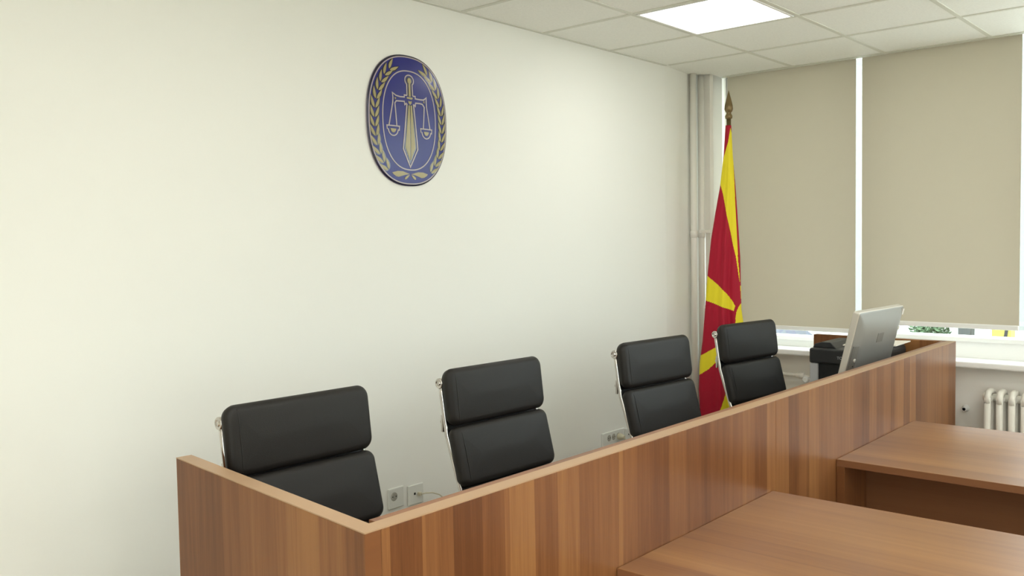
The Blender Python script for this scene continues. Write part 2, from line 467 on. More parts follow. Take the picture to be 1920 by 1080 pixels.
tag(m.build('network_cable', 'plug_ivory'), 'thin pale cable curving from the data socket down behind the bench', 'cable')
t = empty('power_plug', 'ivory plug pushed into the triple power socket', 'plug', (1.241, -.0125, .515))
m = MB(); m.lathe([(.017, 0), (.0185, -.006), (.0185, -.018), (.014, -.034), (.008, -.042)], (0, 0, 0), 20, 'y'); m.build('plug_body', 'plug_ivory', t)
m = MB(); m.tube([(0, -.036, 0), (.001, -.046, -.012), (.002, -.046, -.04), (.002, -.042, -.14), (.0, -.04, -.44), (.03, -.06, -.506)], .0042, 8); m.build('cord', 'plug_ivory', t)

# ================================================================== COURT EMBLEM
EC = Vector((-.3424, 0, 2.1857)); EA, EB = .2345, .2850
def dome(x, z): return -.008 - .012*max(0., 1 - (abs(x)/EA)**2.6 * .9 - (abs(z)/EB)**2.6 * .9)
def sup(a, b, n, k, N): 
    t = 2*PI*k/N; c, s = math.cos(t), math.sin(t)
    return (a*math.copysign(abs(c)**(2/n), c), b*math.copysign(abs(s)**(2/n), s))
emb = empty('wall_emblem', 'blue and gold oval emblem with sword and scales on the back wall', 'emblem', EC)
NE = 96
m = MB(); rings = []
prof = [(1.0, -.0005, 0), (1.0, -.006, 0), (.994, -.0085, 0)] + [(s, None, 0) for s in (.975, .95, .9, .8, .65, .5, .35, .2, .08)]
for s, y, _ in prof:
    ring = []
    for k in range(NE):
        x, z = sup(EA*s, EB*s, 2.35, k, NE)
        ring.append(m.bm.verts.new((x, dome(x, z) if y is None else y, z)))
    rings.append(ring)
for j, (A, B) in enumerate(zip(rings, rings[1:])):
    for k in range(NE):
        F = m.bm.faces.new((A[k], A[(k+1)%NE], B[(k+1)%NE], B[k])); F.smooth = j > 1; F.material_index = 0 if j < 4 else 1
        F.material_index = 2 if j == 0 else (0 if j < 3 else 1)
F = m.bm.faces.new(rings[-1]); F.material_index = 1; F.smooth = True
m.bm.faces.new(rings[0][::-1])
m.build('plaque', ['emblem_navy', 'emblem_blue', 'emblem_back'], emb)
def ribbon(mb, pts, w, lift, closed=False, mi=0, sub=.012):
    P = []
    n = len(pts)
    for i in range(n if closed else n-1):
        a, b = Vector(pts[i]), Vector(pts[(i+1) % n]); q = max(1, int((b-a).length/sub))
        P += [a.lerp(b, k/q) for k in range(q)]
    if not closed: P.append(Vector(pts[-1]))
    n = len(P); top = []
    for i, p in enumerate(P):
        if closed: d1, d2 = (p-P[i-1]).normalized(), (P[(i+1) % n]-p).normalized()
        else:
            d2 = (P[i+1]-p).normalized() if i < n-1 else (p-P[i-1]).normalized()
            d1 = (p-P[i-1]).normalized() if i else d2
        n1, n2 = Vector((-d1.y, d1.x)), Vector((-d2.y, d2.x)); nn = (n1+n2)
        nn = nn.normalized() if nn.length > 1e-6 else n1
        k = min(1.8, 1/max(.3, nn.dot(n1)))
        e = w/2*k
        row = []
        for sg in (1, -1):
            q = p + nn*e*sg
            row.append((q.x, dome(q.x, q.y)-lift, q.y)); row.append((q.x, dome(q.x, q.y)-lift+.0012, q.y))
        top.append([mb.bm.verts.new(r) for r in row])
    for i in range(n if closed else n-1):
        A, B = top[i], top[(i+1) % n]
        for a, b in ((0, 2), (1, 0), (2, 3)):
            F = mb.bm.faces.new((A[a], A[b], B[b], B[a])); F.material_index = mi
def fill(mb, pts, lift, mi=0):
    t = bmesh.new()
    vv = [t.verts.new((x, 0, z)) for x, z in pts]
    f = t.faces.new(vv)
    e = bmesh.ops.extrude_face_region(t, geom=[f])
    for v in [q for q in e['geom'] if isinstance(q, bmesh.types.BMVert)]: v.co.y = -.0012
    bmesh.ops.triangulate(t, faces=t.faces[:])
    bmesh.ops.subdivide_edges(t, edges=[q for q in t.edges if q.calc_length() > .03], cuts=2, use_grid_fill=True)
    for v in t.verts: v.co.y += dome(v.co.x, v.co.z) - lift + .0012
    mb.merge(t, None, mi)
MM = .001
def P_(l): return [(a*MM, b*MM) for a, b in l]
m = MB(); ribbon(m, [sup(EA-.0100, EB-.0100, 2.35, k, 120) for k in range(120)], .0046, .0012, True); m.build('outer_ring', 'emblem_line', emb)
m = MB(); ribbon(m, [sup(.1545, .2145, 2.3, k, 100) for k in range(100)], .0050, .0012, True); m.build('inner_ring', 'emblem_line', emb)
# laurel branches
def leaf(mb, base, ang, L, w, lift, mi, grow=0., side=1):
    c, s = math.cos(ang), math.sin(ang); pts = []
    for k in range(9):
        t = k/8; pts.append((t, (math.sin(PI*t**.8))**.9*(1-.25*t)))
    top = [(t*L*(1+grow*.25)-grow*.08*L, (hh*w*.62 + .16*w*math.sin(PI*t))*1) for t, hh in pts]
    bot = [(t*L*(1+grow*.25)-grow*.08*L, -hh*w*.42) for t, hh in pts]
    o = [(x, y*(1+grow)) for x, y in top] + [(x, y*(1+grow)) for x, y in bot[-2:0:-1]]
    q = [(base[0]+c*x-s*y*side, base[1]+s*x+c*y*side) for x, y in o]
    # drop duplicated end points
    r = [q[0]]
    for p in q[1:]:
        if (Vector(p)-Vector(r[-1])).length > 1e-5: r.append(p)
    fill(mb, r, lift, mi)
SP = [(-122, -222), (-150, -190), (-174, -145), (-189, -98), (-196, -51), (-197, -3), (-193, 50), (-181, 101), (-162, 146), (-137, 184), (-106, 212)]
PSP = [Vector(SP[0])]
for a, b in zip(SP, SP[1:]):
    a, b = Vector(a), Vector(b); q = max(1, int((b-a).length/1.5)); PSP += [a.lerp(b, (k+1)/q) for k in range(q)]
ACC = [0.]
for a, b in zip(PSP, PSP[1:]): ACC.append(ACC[-1]+(b-a).length)
def along(d):
    for i in range(len(ACC)-1):
        if ACC[i+1] >= d: return PSP[i].lerp(PSP[i+1], (d-ACC[i])/max(1e-6, ACC[i+1]-ACC[i]))
    return PSP[-1]
for sg in (1, -1):
    m = MB(); NL = 13
    for i in range(NL):
        d = 4 + i*(ACC[-1]-8)/(NL-1)
        p, p2, p0 = along(d), along(d+6), along(d-6 if d > 6 else 0)
        p = Vector((sg*p.x*MM, p.y*MM)); dr = (p2-p0); a = math.atan2(dr.y, sg*dr.x)
        for sd in (1, -1):
            aa = a + sd*.36
            q = p + Vector((-math.sin(a), math.cos(a)))*sd*.0028
            leaf(m, q, aa, .053, .0118, .0008, 1, .65, sd)
            leaf(m, q, aa, .053, .0118, .0016, 0, 0., sd)
    m.build('laurel_branch', ['emblem_gold', 'emblem_navy'], emb)
# bow at the foot
m = MB()
for sg in (1, -1):
    fill(m, [(sg*x*MM, z*MM) for x, z in [(4, -233), (22, -228), (46, -222), (75, -222), (105, -229), (98, -237), (82, -245), (68, -247), (50, -242), (30, -237)]], .0016)
    fill(m, [(sg*x*MM, z*MM) for x, z in [(4, -236), (18, -239), (30, -246), (34, -254), (28, -257), (16, -250)]], .0016)
m.build('ribbon_bow', 'emblem_gold', emb)
# sword: outline, dark gap, gold blade facets and pommel
m = MB()
pom = [(25*math.sin(a)*MM, (174+23*math.cos(a))*MM) for a in [2.45-.245*k for k in range(21)]]
out = P_([(-18, 72), (-44, -124), (-2, -202), (41, -124), (20, 72)])
ribbon(m, out, .0062, .0016)
ribbon(m, [(.0165, .108)] + pom + [(-.0165, .108)], .0052, .0016)
m.build('sword_outline', 'emblem_line', emb)
m = MB(); fill(m, P_([(-14, 68), (-37, -120), (-2, -190), (34, -120), (15, 68)]), .0006); m.build('sword_gap', 'emblem_navy', emb)
m = MB(); fill(m, P_([(-9, 66), (-30, -117), (-5, -172), (-3.4, -168), (-2.2, 66)]), .0016); fill(m, P_([(10, 66), (27, -117), (1.6, -172), (.4, -168), (2.6, 66)][::-1]), .0016)
m.build('blade', 'emblem_gold', emb)
m = MB(); fill(m, [(.0105*math.sin(2*PI*k/20), .172+.0125*math.cos(2*PI*k/20)) for k in range(20)], .0022)
fill(m, P_([(-5, 160), (-5.5, 104), (5.5, 104), (5, 160)]), .0016)
fill(m, P_([(-18, 101), (-18, 94), (10, 92), (16, 96), (16, 101)]), .0018)
fill(m, P_([(-9, 86), (-9, 76), (0, 68), (9, 76), (9, 86), (0, 82)]), .0018)
m.build('hilt', 'emblem_gold', emb)
m = MB(); fill(m, [(.0170*math.sin(2*PI*k/24), .172+.0185*math.cos(2*PI*k/24)) for k in range(24)], .0007)
fill(m, P_([(-10, 160), (-12, 104), (12, 104), (10, 160)]), .0007); m.build('hilt_gap', 'emblem_navy', emb)  # navy gap around the hilt, part of the emblem's own design
# scales
m = MB()
ribbon(m, P_([(-16, 108), (-32, 108), (-32, 99), (-56, 98), (-80, 101), (-99, 111), (-97, 90), (-99, 69), (-122, -28)]), .0056, .0014)
ribbon(m, P_([(16, 108), (32, 108), (32, 98), (56, 97), (83, 98), (99, 109), (98, 90), (99, 69), (118, -28)]), .0056, .0014)
ribbon(m, P_([(-20, 74), (-31, 66), (-33, 80), (-60, 79), (-79, 78), (-87, 68), (-79, -28)]), .0056, .0014)
ribbon(m, P_([(21, 73), (31, 64), (33, 79), (58, 80), (74, 78), (85, 66), (77, -28)]), .0056, .0014)
m.build('beam', 'emblem_line', emb)
for cx in (-99, 95):
    m = MB()
    ribbon(m, P_([(cx-33, -47), (cx-35, -30), (cx+35, -30), (cx+33, -47), (cx+28, -46)]), .0048, .0016)
    ribbon(m, [((cx+27*math.cos(a))*MM, (-44+28*math.sin(a))*MM) for a in [PI + PI*k/14 for k in range(15)]], .0050, .0014)
    n = m.build('scale_pan', 'emblem_line', emb)
    q = MB(); fill(q, [((cx+15*math.cos(a))*MM, (-42+17*math.sin(a))*MM) for a in [PI + PI*k/12 for k in range(13)]], .0018); q.build('pan_fill', 'emblem_gold', n)
m = MB()
fill(m, P_([(-88, 94), (-78, 90), (-86, 82)]), .0016); m.build('beam_tip', 'emblem_gold', emb)
m = MB(); fill(m, P_([(88, 94), (78, 90), (86, 82)]), .0016); m.build('beam_tip', 'emblem_gold', emb)

# ================================================================== FLAG
PO = Vector((2.09, -.28)); RV = Vector((.46196, -.88690)); VD = Vector((-.88690, -.46196))   # RV: to the right, VD: towards the room
fl = empty('flag_stand', 'dark wooden flagpole with bronze spear tip standing in the corner by the window', 'flagpole', (PO.x, PO.y, 0))
m = MB(); m.tube([(0, 0, .03), (0, 0, 2.40)], .0135, 16); m.build('pole', 'bronze', fl)
m = MB(); m.lathe([(.013, 2.36), (.013, 2.392), (.021, 2.396), (.023, 2.41), (.015, 2.424), (.014, 2.432), (.021, 2.438), (.026, 2.452), (.024, 2.475), (.016, 2.51), (.007, 2.545), (.001, 2.567)], (0, 0, 0), 24)
m.build('spear_tip', 'bronze', fl)
m = MB(); m.lathe([(.17, 0), (.17, .018), (.15, .03), (.04, .045), (.028, .06), (.026, .16), (.018, .165)], (0, 0, 0), 40); m.build('base', 'bronze', fl)
SL = [(2.352, -.020), (2.173, -.032), (1.975, -.055), (1.81, -.085), (1.643, -.112), (1.409, -.136), (1.207, -.151), (1.003, -.168), (.867, -.186), (.697, -.193), (.56, -.186), (.40, -.175), (.2, -.17)]
SR = [(2.352, .015), (2.171, .023), (1.972, .039), (1.74, .054), (1.541, .066), (1.374, .069), (1.207, .072), (1.123, .084), (.9, .095), (.7, .10), (.5, .10), (.2, .09)]
def interp(T, z):
    if z >= T[0][0]: return T[0][1]
    for (a, va), (b, vb) in zip(T, T[1:]):
        if b <= z <= a: 
            t = (a-z)/(a-b); return va + (vb-va)*t
    return T[-1][1]
CAMP = Vector((-3.0329, -2.9484, 1.6413))
def px2sz(px, py):
    """photo pixel -> (offset along RV, height) in the vertical plane through the pole"""
    ray = D_ + R_*((px-960)/1680.5) - U_*((py-540)/1680.5)
    t = ((PO-CAMP.xy).dot(VD))/(ray.xy.dot(VD)); q = CAMP + ray*t
    return ((q.xy-PO).dot(RV), q.z)
YEL = [
 [(1369.5,240),(1372,250),(1374.5,290),(1376.5,330),(1378,365),(1380,406),(1381.5,432),(1382.8,464),(1383.6,484),(1386,510),(1387.5,530),(1385.2,520),(1383,503),(1379.4,480),(1374,457.7),(1369,431.8),(1362.6,404.6),(1358.7,381),(1356,366),(1350.5,345),(1350,340),(1352.5,320),(1356.7,296.7),(1361,281),(1365,268)],
 [(1320,513),(1326.2,516.8),(1345.6,532.6),(1363,550),(1373,563),(1378.5,573),(1375.5,582),(1356,574.8),(1338.5,567.8),(1323.7,563.6),(1314,562)],
 [(1400,560),(1391.3,566),(1385,574),(1380.7,583.6),(1379,594),(1379,606),(1382,640),(1392,670),(1412,680),(1412,560)],
 [(1387.5,535),(1389.5,562),(1396,566),(1398,536)],
 [(1356,641),(1345.6,647),(1314,666),(1300,674),(1298,712),(1310.4,703),(1328,691),(1346.6,673),(1362,655)],
 [(1366,715),(1359.6,738.4),(1345.6,777),(1336,806),(1420,806),(1420,715)],
]
YEL = [[px2sz(*p) for p in poly] for poly in YEL]
def inside(poly, x, y):
    c = False; n = len(poly)
    for i in range(n):
        x1, y1 = poly[i]; x2, y2 = poly[i-1]
        if (y1 > y) != (y2 > y) and x < (x2-x1)*(y-y1)/(y2-y1)+x1: c = not c
    return c
m = MB(); NZ = 520; NF = 84; NB = 36
zt, zb = 2.352, .22
grid = []
for i in range(NZ+1):
    z = zt + (zb-zt)*i/NZ; l, r_ = interp(SL, z), interp(SR, z); w = r_-l; row = []
    for k in range(NF+NB):
        if k <= NF: tau = k/NF; s = l + w*tau; front = 1
        else: tau = 1-(k-NF)/NB; s = l + w*tau; front = -1
        env = math.sin(PI*tau)**.6 if 0 < tau < 1 else 0.
        dep = .016 + .22*w
        fold = 0.
        if front > 0:
            amp = .09*w*min(1, (zt-z)/.5)
            fold = amp*(math.cos(2*PI*(1.9*tau+.10+.10*math.sin(z*2.1))) * .8 + .45*math.cos(2*PI*(3.7*tau-.2*z+.4)))*math.sin(PI*tau)
        y = front*dep*env*(1. if front > 0 else .8) + fold
        p = RV*s + VD*y
        row.append(m.bm.verts.new((p.x, p.y, z)))
    grid.append((z, l, w, row))
NT = NF+NB
for (z0, l0, w0, A), (z1, l1, w1, B) in zip(grid, grid[1:]):
    for k in range(NT):
        F = m.bm.faces.new((A[k], A[(k+1)%NT], B[(k+1)%NT], B[k])); F.smooth = True
        tau = (k+.5)/NF if k < NF else 1-(k+.5-NF)/NB
        s = (l0+l1)/2 + (w0+w1)/2*tau; z = (z0+z1)/2
        if any(inside(p, s, z) for p in YEL): F.material_index = 1
m.bm.faces.new(grid[0][3]); m.bm.faces.new(grid[-1][3][::-1])
flag = m.build('flag', ['flag_red', 'flag_yellow'])
flag.location = (PO.x, PO.y, 0)
tag(flag, 'red flag with yellow sun rays draped from the pole behind the chairs', 'flag')

# ================================================================== JUDGES' BENCH
ZB = 1.072; YO = -1.570; TH = .043
bench = empty('judges_bench', 'long wooden judges bench with tall front and side panels in front of the chairs', 'bench')
SX0, SX1 = (-1.913, YO), (-1.817, -.655)
dv = (Vector(SX1)-Vector(SX0)).normalized(); nv = Vector((dv.y, -dv.x))
sp_ = [SX0, (SX0[0]+nv.x*TH, SX0[1]), (SX1[0]+nv.x*TH, SX1[1]+nv.y*TH), SX1]
m = MB(); m.prism(sp_, 0, ZB-.002, bev=.0015); m.build('side_panel', 'wood_side', bench)
xs = SX0[0]+nv.x*TH+.0008
for a, b in ((xs, -.0445), (-.0435, 2.196)):
    m = MB(); m.box((a, YO, 0), (b, YO+TH, ZB-.002), bev=.0012); m.build('front_panel', 'wood_front', bench)
m = MB(); m.prism([SX0, (SX0[0]+nv.x*TH+.001, YO), (2.196, YO), (2.196, YO+TH), (SX0[0]+nv.x*TH+dv.x*TH, YO+TH), (SX1[0]+nv.x*TH, SX1[1]+nv.y*TH), SX1], ZB-.002, ZB+.0005)
m.build('edge_strip', 'wood_strip', bench)
m = MB(); m.box((2.153, YO+TH+.001, 0), (2.196, -.795, ZB), bev=.0012); m.build('return_panel', 'wood_side', bench)
m = MB(); m.box((xs+.02, YO+TH+.0005, .3), (2.152, YO+TH+.0205, ZB+.0003), bev=.0008); m.build('inner_panel', 'wood_desk', bench)
m = MB(); m.box((-1.80, YO+TH+.021, .705), (2.152, -1.215, .735), bev=.002)
m.box((1.76, -1.216, .705), (2.152, -.80, .735), bev=.002)
m.build('desk_surface', 'wood_desk', bench)
for x in (-1.04, -.12, .86, 1.76):
    m = MB(); m.box((x, YO+TH+.021, 0), (x+.025, -1.23 if x < 1.7 else -.81, .7045)); m.build('support_panel', 'wood_side', bench)

# ------------------------------------------------------------------ two tables against the bench
def table(x0, x1, label):
    t = empty('table', label, 'table', ((x0+x1)/2, -2.37, 0), group='wooden tables standing against the bench')
    hx = (x1-x0)/2; y1 = YO-.0015+2.37; y0 = -.82
    m = MB(); m.box((-hx, y0, .7235), (hx, y1, .752), bev=.0015, mi=0)
    for f in m.bm.faces:
        if f.normal.z < .5: f.material_index = 1
    m.bm.normal_update()
    for f in m.bm.faces: f.material_index = 0 if f.normal.z > .5 else 1
    m.build('tabletop', ['wood_table', 'wood_table_edge'], t)
    for a, b in ((y1-.033, y1), (y0, y0+.033)):
        m = MB(); m.box((-hx+.001, a, 0), (hx-.001, b, .7233), bev=.0012); m.build('leg_panel', 'wood_front', t)
    m = MB(); m.box((-hx+.24, y0+.034, .12), (-hx+.262, y1-.034, .7233)); m.build('modesty_panel', 'wood_table_edge', t)
table(-1.043, -.074, 'wooden table against the bench, nearest the viewer at the bottom edge')
table(.510, 1.484, 'wooden table against the bench, the farther one near the radiator')

# ================================================================== CHAIRS
def outline(hw, hz, r, n=8):
    r = max(r, .0005); pts = []
    for cx, cz, a0 in ((hw-r, hz-r, 0), (-hw+r, hz-r, PI/2), (-hw+r, -hz+r, PI), (hw-r, -hz+r, 1.5*PI)):
        for k in range(n+1):
            a = a0 + PI/2*k/n; pts.append((cx+r*math.cos(a), cz+r*math.sin(a)))
    return pts
def cushion(mb, w, h, t, R, bulge, mtx, rr=.02):
    """soft pad: local x width, z height, front towards -y"""
    hw, hz = w/2, h/2; loops = []
    def lp(ins, y): loops.append([(x, y, z) for x, z in outline(hw-ins, hz-ins, R-ins*.6)])
    for ins, y in ((.03, t/2), (.016, t/2), (.008, t/2-.004), (.004, t/2-.010)): lp(ins, y)
    n0 = 9
    for k in range(n0):
        a = PI/2*k/(n0-1); lp(rr*(1-math.cos(a)), -t/2 + rr*(1-math.sin(a)))
    base = rr; mx = min(hw, hz)
    for f in (.12, .25, .4, .55, .7, .85, .97): lp(base + (mx-base)*f, -t/2)
    loops = [[(x, y - (bulge*(1-min(1, abs(x)/hw)**3)*(1-min(1, abs(z)/hz)**2) if y < 0 else 0), z) for x, y, z in l] for l in loops]
    n = len(loops[0]); V = []
    for l in loops: V.append([mb.bm.verts.new(mtx @ Vector(p)) for p in l])
    for A, B in zip(V, V[1:]):
        for k in range(n):
            F = mb.bm.faces.new((A[k], A[(k+1)%n], B[(k+1)%n], B[k])); F.smooth = True
    mb.bm.faces.new(V[0][::-1]); F = mb.bm.faces.new(V[-1]); F.smooth = True
    for sx in (-1,):
        xx = sx*(hw-.036); q = []
        for k in range(13):
            z = (hz-.012)*(1-2*k/12); e = max(0., (abs(z)-(hz-rr))/rr)
            q.append(mtx @ Vector((xx, -t/2 + rr*(1-math.sqrt(max(0, 1-e*e))) - bulge*(1-abs(xx/hw)**3)*(1-abs(z/hz)**2) + .0004, z)))
        mb.tube(q, .0014, 6)
def pad_mtx(p0, p1, t):
    """pad whose front face runs from p0 (top, (y,z)) to p1 (bottom)"""
    a = Vector((0, p0[0], p0[1])); b = Vector((0, p1[0], p1[1])); up = (a-b).normalized()
    x = Vector((1, 0, 0)); yb = up.cross(x).normalized()      # backwards
    c = (a+b)/2 + yb*t/2
    M_ = Matrix((x, yb, up)).transposed().to_4x4(); M_.translation = c
    return M_, (a-b).length
HW = .2365
FR = [(.049, 1.153), (.043, 1.11), (.030, 1.03), (.020, .975), (.006, .935), (-.018, .865), (-.070, .725), (-.110, .62), (-.128, .575), (-.16, .545), (-.22, .536), (-.43, .545), (-.57, .553), (-.61, .55)]
def make_chair():
    t = empty('office_chair', 'x', 'office chair', group='black padded office chairs behind the bench')
    T = .046
    fronts = [((0., 1.208), (-.0235, 1.013)), ((-.025, 1.009), (-.077, .809)), ((-.079, .805), (-.122, .645))]
    for i, (a, b) in enumerate(fronts):
        m = MB(); M_, L = pad_mtx(a, b, T)
        cushion(m, (.496 if i == 0 else .494), L+.003, T, .036 if i == 0 else .03, .008, M_, .021)
        m.build('headrest_pad' if i == 0 else 'back_pad', 'leather', t)
    for y0, y1 in ((-.15, -.37), (-.375, -.595)):
        m = MB(); M_ = Matrix.Translation((0, (y0+y1)/2, .575)) @ Matrix.Rotation(-PI/2, 4, 'X')
        M_ = Matrix(((1,0,0,0),(0,0,1,(y0+y1)/2),(0,-1,0,.578),(0,0,0,1)))
        cushion(m, .474, abs(y1-y0), .055, .03, .012, M_, .022); m.build('seat_pad', 'leather', t)
    # sling between the side rails
    m = MB()
    A = [m.bm.verts.new((-HW+.004, y+.004, z)) for y, z in FR]; B = [m.bm.verts.new((HW-.004, y+.004, z)) for y, z in FR]
    A2 = [m.bm.verts.new((-HW+.004, y-.002, z-.002)) for y, z in FR]; B2 = [m.bm.verts.new((HW-.004, y-.002, z-.002)) for y, z in FR]
    for i in range(len(FR)-1):
        for P, Q in ((A, B), (B2, A2), (A2, A), (B, B2)):
            m.bm.faces.new((P[i], Q[i], Q[i+1], P[i+1]))
    m.bm.faces.new((A[0], A2[0], B2[0], B[0])); m.bm.faces.new((A[-1], B[-1], B2[-1], A2[-1]))
    m.box((-HW+.004, .038, 1.13), (HW-.004, .056, 1.168), bev=.008)
    m.build('sling', 'sling', t)
    for sg in (-1, 1):
        m = MB(); m.tube([(sg*HW, y, z) for y, z in FR], .01, 12, flat=(.0085, .0055, (1, 0, 0)))
        m.box((sg*HW-.004, .036, .985), (sg*HW+.004, .046, 1.045), bev=.002)
        rail = m.build('side_rail', 'chrome', t)
        m = MB(); c = (sg*HW, .049, 1.156)
        m.lathe([(.0175, -sg*.012), (.0185, 0), (.0185, sg*.006), (.0165, sg*.0085), (.0125, sg*.0085), (.0115, sg*.006), (.008, sg*.006), (.0075, sg*.009), (.001, sg*.0095)], c, 28, 'x')
        m.build('end_cap', 'chrome', rail)
    m = MB(); m.tube([(-HW, .045, 1.02), (HW, .045, 1.02)], .008, 10); m.build('cross_bar', 'chrome', t)
    for y in (-.5, -.28):
        m = MB(); m.tube([(-HW, y, .528), (HW, y, .528)], .011, 10); m.build('cross_bar', 'chrome', t)
    for sg in (-1, 1):
        X = sg*(HW+.028)
        m = MB(); m.tube([(sg*HW, -.045, .775), (X, -.07, .772), (X, -.11, .776), (X, -.25, .776), (X, -.35, .771), (X, -.385, .73), (X, -.38, .66), (X, -.37, .58), (sg*HW, -.36, .545)], .01, 12)
        arm = m.build('armrest', 'chrome', t)
        m = MB(); m.box((X-.02, -.35, .776), (X+.02, -.07, .798), bev=.009, seg=3); m.build('arm_pad', 'black_plastic', arm)
    m = MB(); m.box((-.09, -.46, .478), (.09, -.28, .514), bev=.012); m.lathe([(.032, .30), (.032, .40), (.018, .402), (.018, .48)], (0, -.38, 0), 24); m.build('gas_column', 'chrome', t)
    m = MB(); m.lathe([(.045, .075), (.045, .30), (.03, .31)], (0, -.38, 0), 24)
    for k in range(5):
        a = 2*PI*k/5+.3; c, s = math.cos(a), math.sin(a)
        m.tube([(c*.03, -.38+s*.03, .115), (c*.17, -.38+s*.17, .10), (c*.31, -.38+s*.31, .078)], [.024, .02, .014], 10)
    m.build('star_base', 'chrome', t)
    for k in range(5):
        a = 2*PI*k/5+.3; c, s = math.cos(a), math.sin(a)
        m = MB()
        for q in (-.013, .013):
            cx, cy = c*.31 - s*q, -.38+s*.31 + c*q
            Mx = Matrix.Translation((cx, cy, .027)) @ Matrix.Rotation(a, 4, 'Z')
            w_ = MB(); w_.lathe([(.02, -.008), (.027, -.006), (.027, .006), (.02, .008)], (0, 0, 0), 18, 'y'); m.merge(w_.bm, Mx, 0)
        m.tube([(c*.31, -.38+s*.31, .03), (c*.31, -.38+s*.31, .075)], .008, 8)
        m.build('caster', 'rubber', t)
    return t
CH = [(-1.477, -.764, -.023, 'black padded office chair nearest the viewer, behind the bench side panel'),
      (-.617, -.756, -.035, 'black padded office chair, second from the bench side panel, below the emblem'),
      (.384, -.816, -.089, 'black padded office chair, third from the bench side panel, left of the flag'),
      (1.343, -.787, -.133, 'black padded office chair in front of the flag, farthest from the viewer')]
chair = make_chair()
for i, (x, y, a, lb) in enumerate(CH):
    o = chair if i == 0 else copy_tree(chair)
    o.location = (x, y, 0); o.rotation_euler = (0, 0, a); o['label'] = lb

# ================================================================== MONITOR
mon = empty('computer_monitor', 'silver computer monitor seen from behind, at the far end of the bench', 'monitor')
t_ = .241; a_ = -.034
X_ = Vector((math.cos(a_), math.sin(a_), 0)); n_ = Vector((-math.sin(a_), math.cos(a_), 0))
UP = Vector((0, 0, math.cos(t_))) - n_*math.sin(t_)
FW = UP.cross(X_)                                     # towards the judges (screen side) or away
if FW.y < 0: FW = -FW
MM_ = Matrix((X_, FW, UP)).transposed().to_4x4(); MM_.translation = Vector((1.162, -1.429, 1.292))
WM, HM, TM = .569, .375, .034
m = MB()
loops = []
def rl(ins, y, r): loops.append([(WM/2+x, y, -HM/2+z) for x, z in outline(WM/2-ins, HM/2-ins, r, 5)])
rl(.004, TM, .010); rl(0, TM-.004, .012); rl(0, .006, .012); rl(.003, .002, .012); rl(.012, .0, .010); rl(.03, -.006, .012); rl(.06, -.0115, .02); rl(.1, -.013, .02)
V = [[m.bm.verts.new(MM_ @ Vector(p)) for p in l] for l in loops]
for j, (A, B) in enumerate(zip(V, V[1:])):
    for k in range(len(A)):
        F = m.bm.faces.new((A[k], A[(k+1) % len(A)], B[(k+1) % len(A)], B[k])); F.smooth = j > 2; F.material_index = 0 if j > 2 else 1
m.bm.faces.new(V[0][::-1]); m.bm.faces.new(V[-1])
m.build('back_cover', ['silver', 'silver_edge'], mon)
m = MB(); m.box((.012, TM-.0005, -HM+.012), (WM-.012, TM+.001, -.012), mtx=MM_); m.build('screen', 'screen', mon)
m = MB(); m.prism([(.014, -.004), (.030, -.0085), (.058, -.0135), (.060, -.006), (.014, .0)], -HM+.016, -.165, mtx=MM_); pp = m.build('port_strip', 'silver_dark', mon)
m = MB()
for z, r in ((-.235, .009),):
    q = MB(); q.lathe([(r, .004), (r, -.003), (r*.6, -.004), (r*.3, -.003)], (.043, -.0115, z), 18, 'y'); m.merge(q.bm, MM_, 0)
m.build('button', 'silver_edge', pp)
m = MB()
for z in (-.265, -.285, -.305):
    q = MB(); q.lathe([(.004, .004), (.004, -.0008)], (.042, -.0115, z), 10, 'y'); m.merge(q.bm, MM_, 0)
m.build('port', 'dark_hole', pp)
m = MB(); m.box((.262, -.0145, -.165), (.335, -.0128, -.118), bev=.0005, seg=1, mtx=MM_); m.build('sticker', 'silver_dark', mon)
m = MB(); m.box((.535, -.008, -.045), (.556, -.001, -.012), bev=.002, mtx=MM_); m.build('latch', 'silver_edge', mon)
m = MB(); m.box((.53, -.008, -.125), (.552, -.001, -.105), bev=.002, mtx=MM_)
m.build('latch', 'silver_edge', mon)
m = MB(); m.box((.22, .0, -HM-.04), (.35, .022, -HM+.05), bev=.004, mtx=MM_)
cx = MM_ @ Vector((WM/2, .01, -HM-.03)); m.box((cx.x-.12, cx.y-.06, .735), (cx.x+.12, cx.y+.10, .75), bev=.004)
m.box((cx.x-.05, cx.y-.012, .745), (cx.x+.05, cx.y+.012, cx.z+.01), bev=.003)
m.build('stand', 'silver_edge', mon)

# ================================================================== PRINTER
pr = empty('printer', 'black desktop printer with pale grey side panel beside the monitor', 'printer', (1.96, -1.13, .735))
x0, x1, y0, y1 = -.16, .165, -.205, .215
m = MB(); m.box((x0, y0, .215), (x1, y1, .298), bev=.01, seg=3); m.build('upper_body', 'printer_black', pr)
m = MB(); m.box((x0+.012, y0+.004, .03), (x1, y1-.048, .216), bev=.006); m.build('lower_body', 'printer_dark', pr)
m = MB(); m.box((x0+.004, y1-.05, .095), (x1, y1-.002, .2145), bev=.006); m.build('side_cover', 'printer_grey', pr)
m = MB(); m.box((x0-.012, y0, .0), (x1, y1+.012, .09), bev=.01, seg=3); m.build('paper_tray', 'printer_black', pr)
m = MB(); m.prism([(y1, .297), (y1-.012, .318), (y1-.05, .330), (y1-.10, .330), (y1-.135, .297)], x0+.05, x1-.005, bev=.004, axis='x')
m.build('output_tray', 'printer_black', pr)
m = MB(); m.prism([(y0, .297), (y0+.01, .315), (y0+.06, .315), (y0+.075, .297)], x0+.05, x1-.005, bev=.004, axis='x')
m.build('output_tray', 'printer_black', pr)
cu = bpy.data.curves.new('lettering', 'FONT'); cu.body = 'TOSHIBA'; cu.size = .022; cu.extrude = .0006
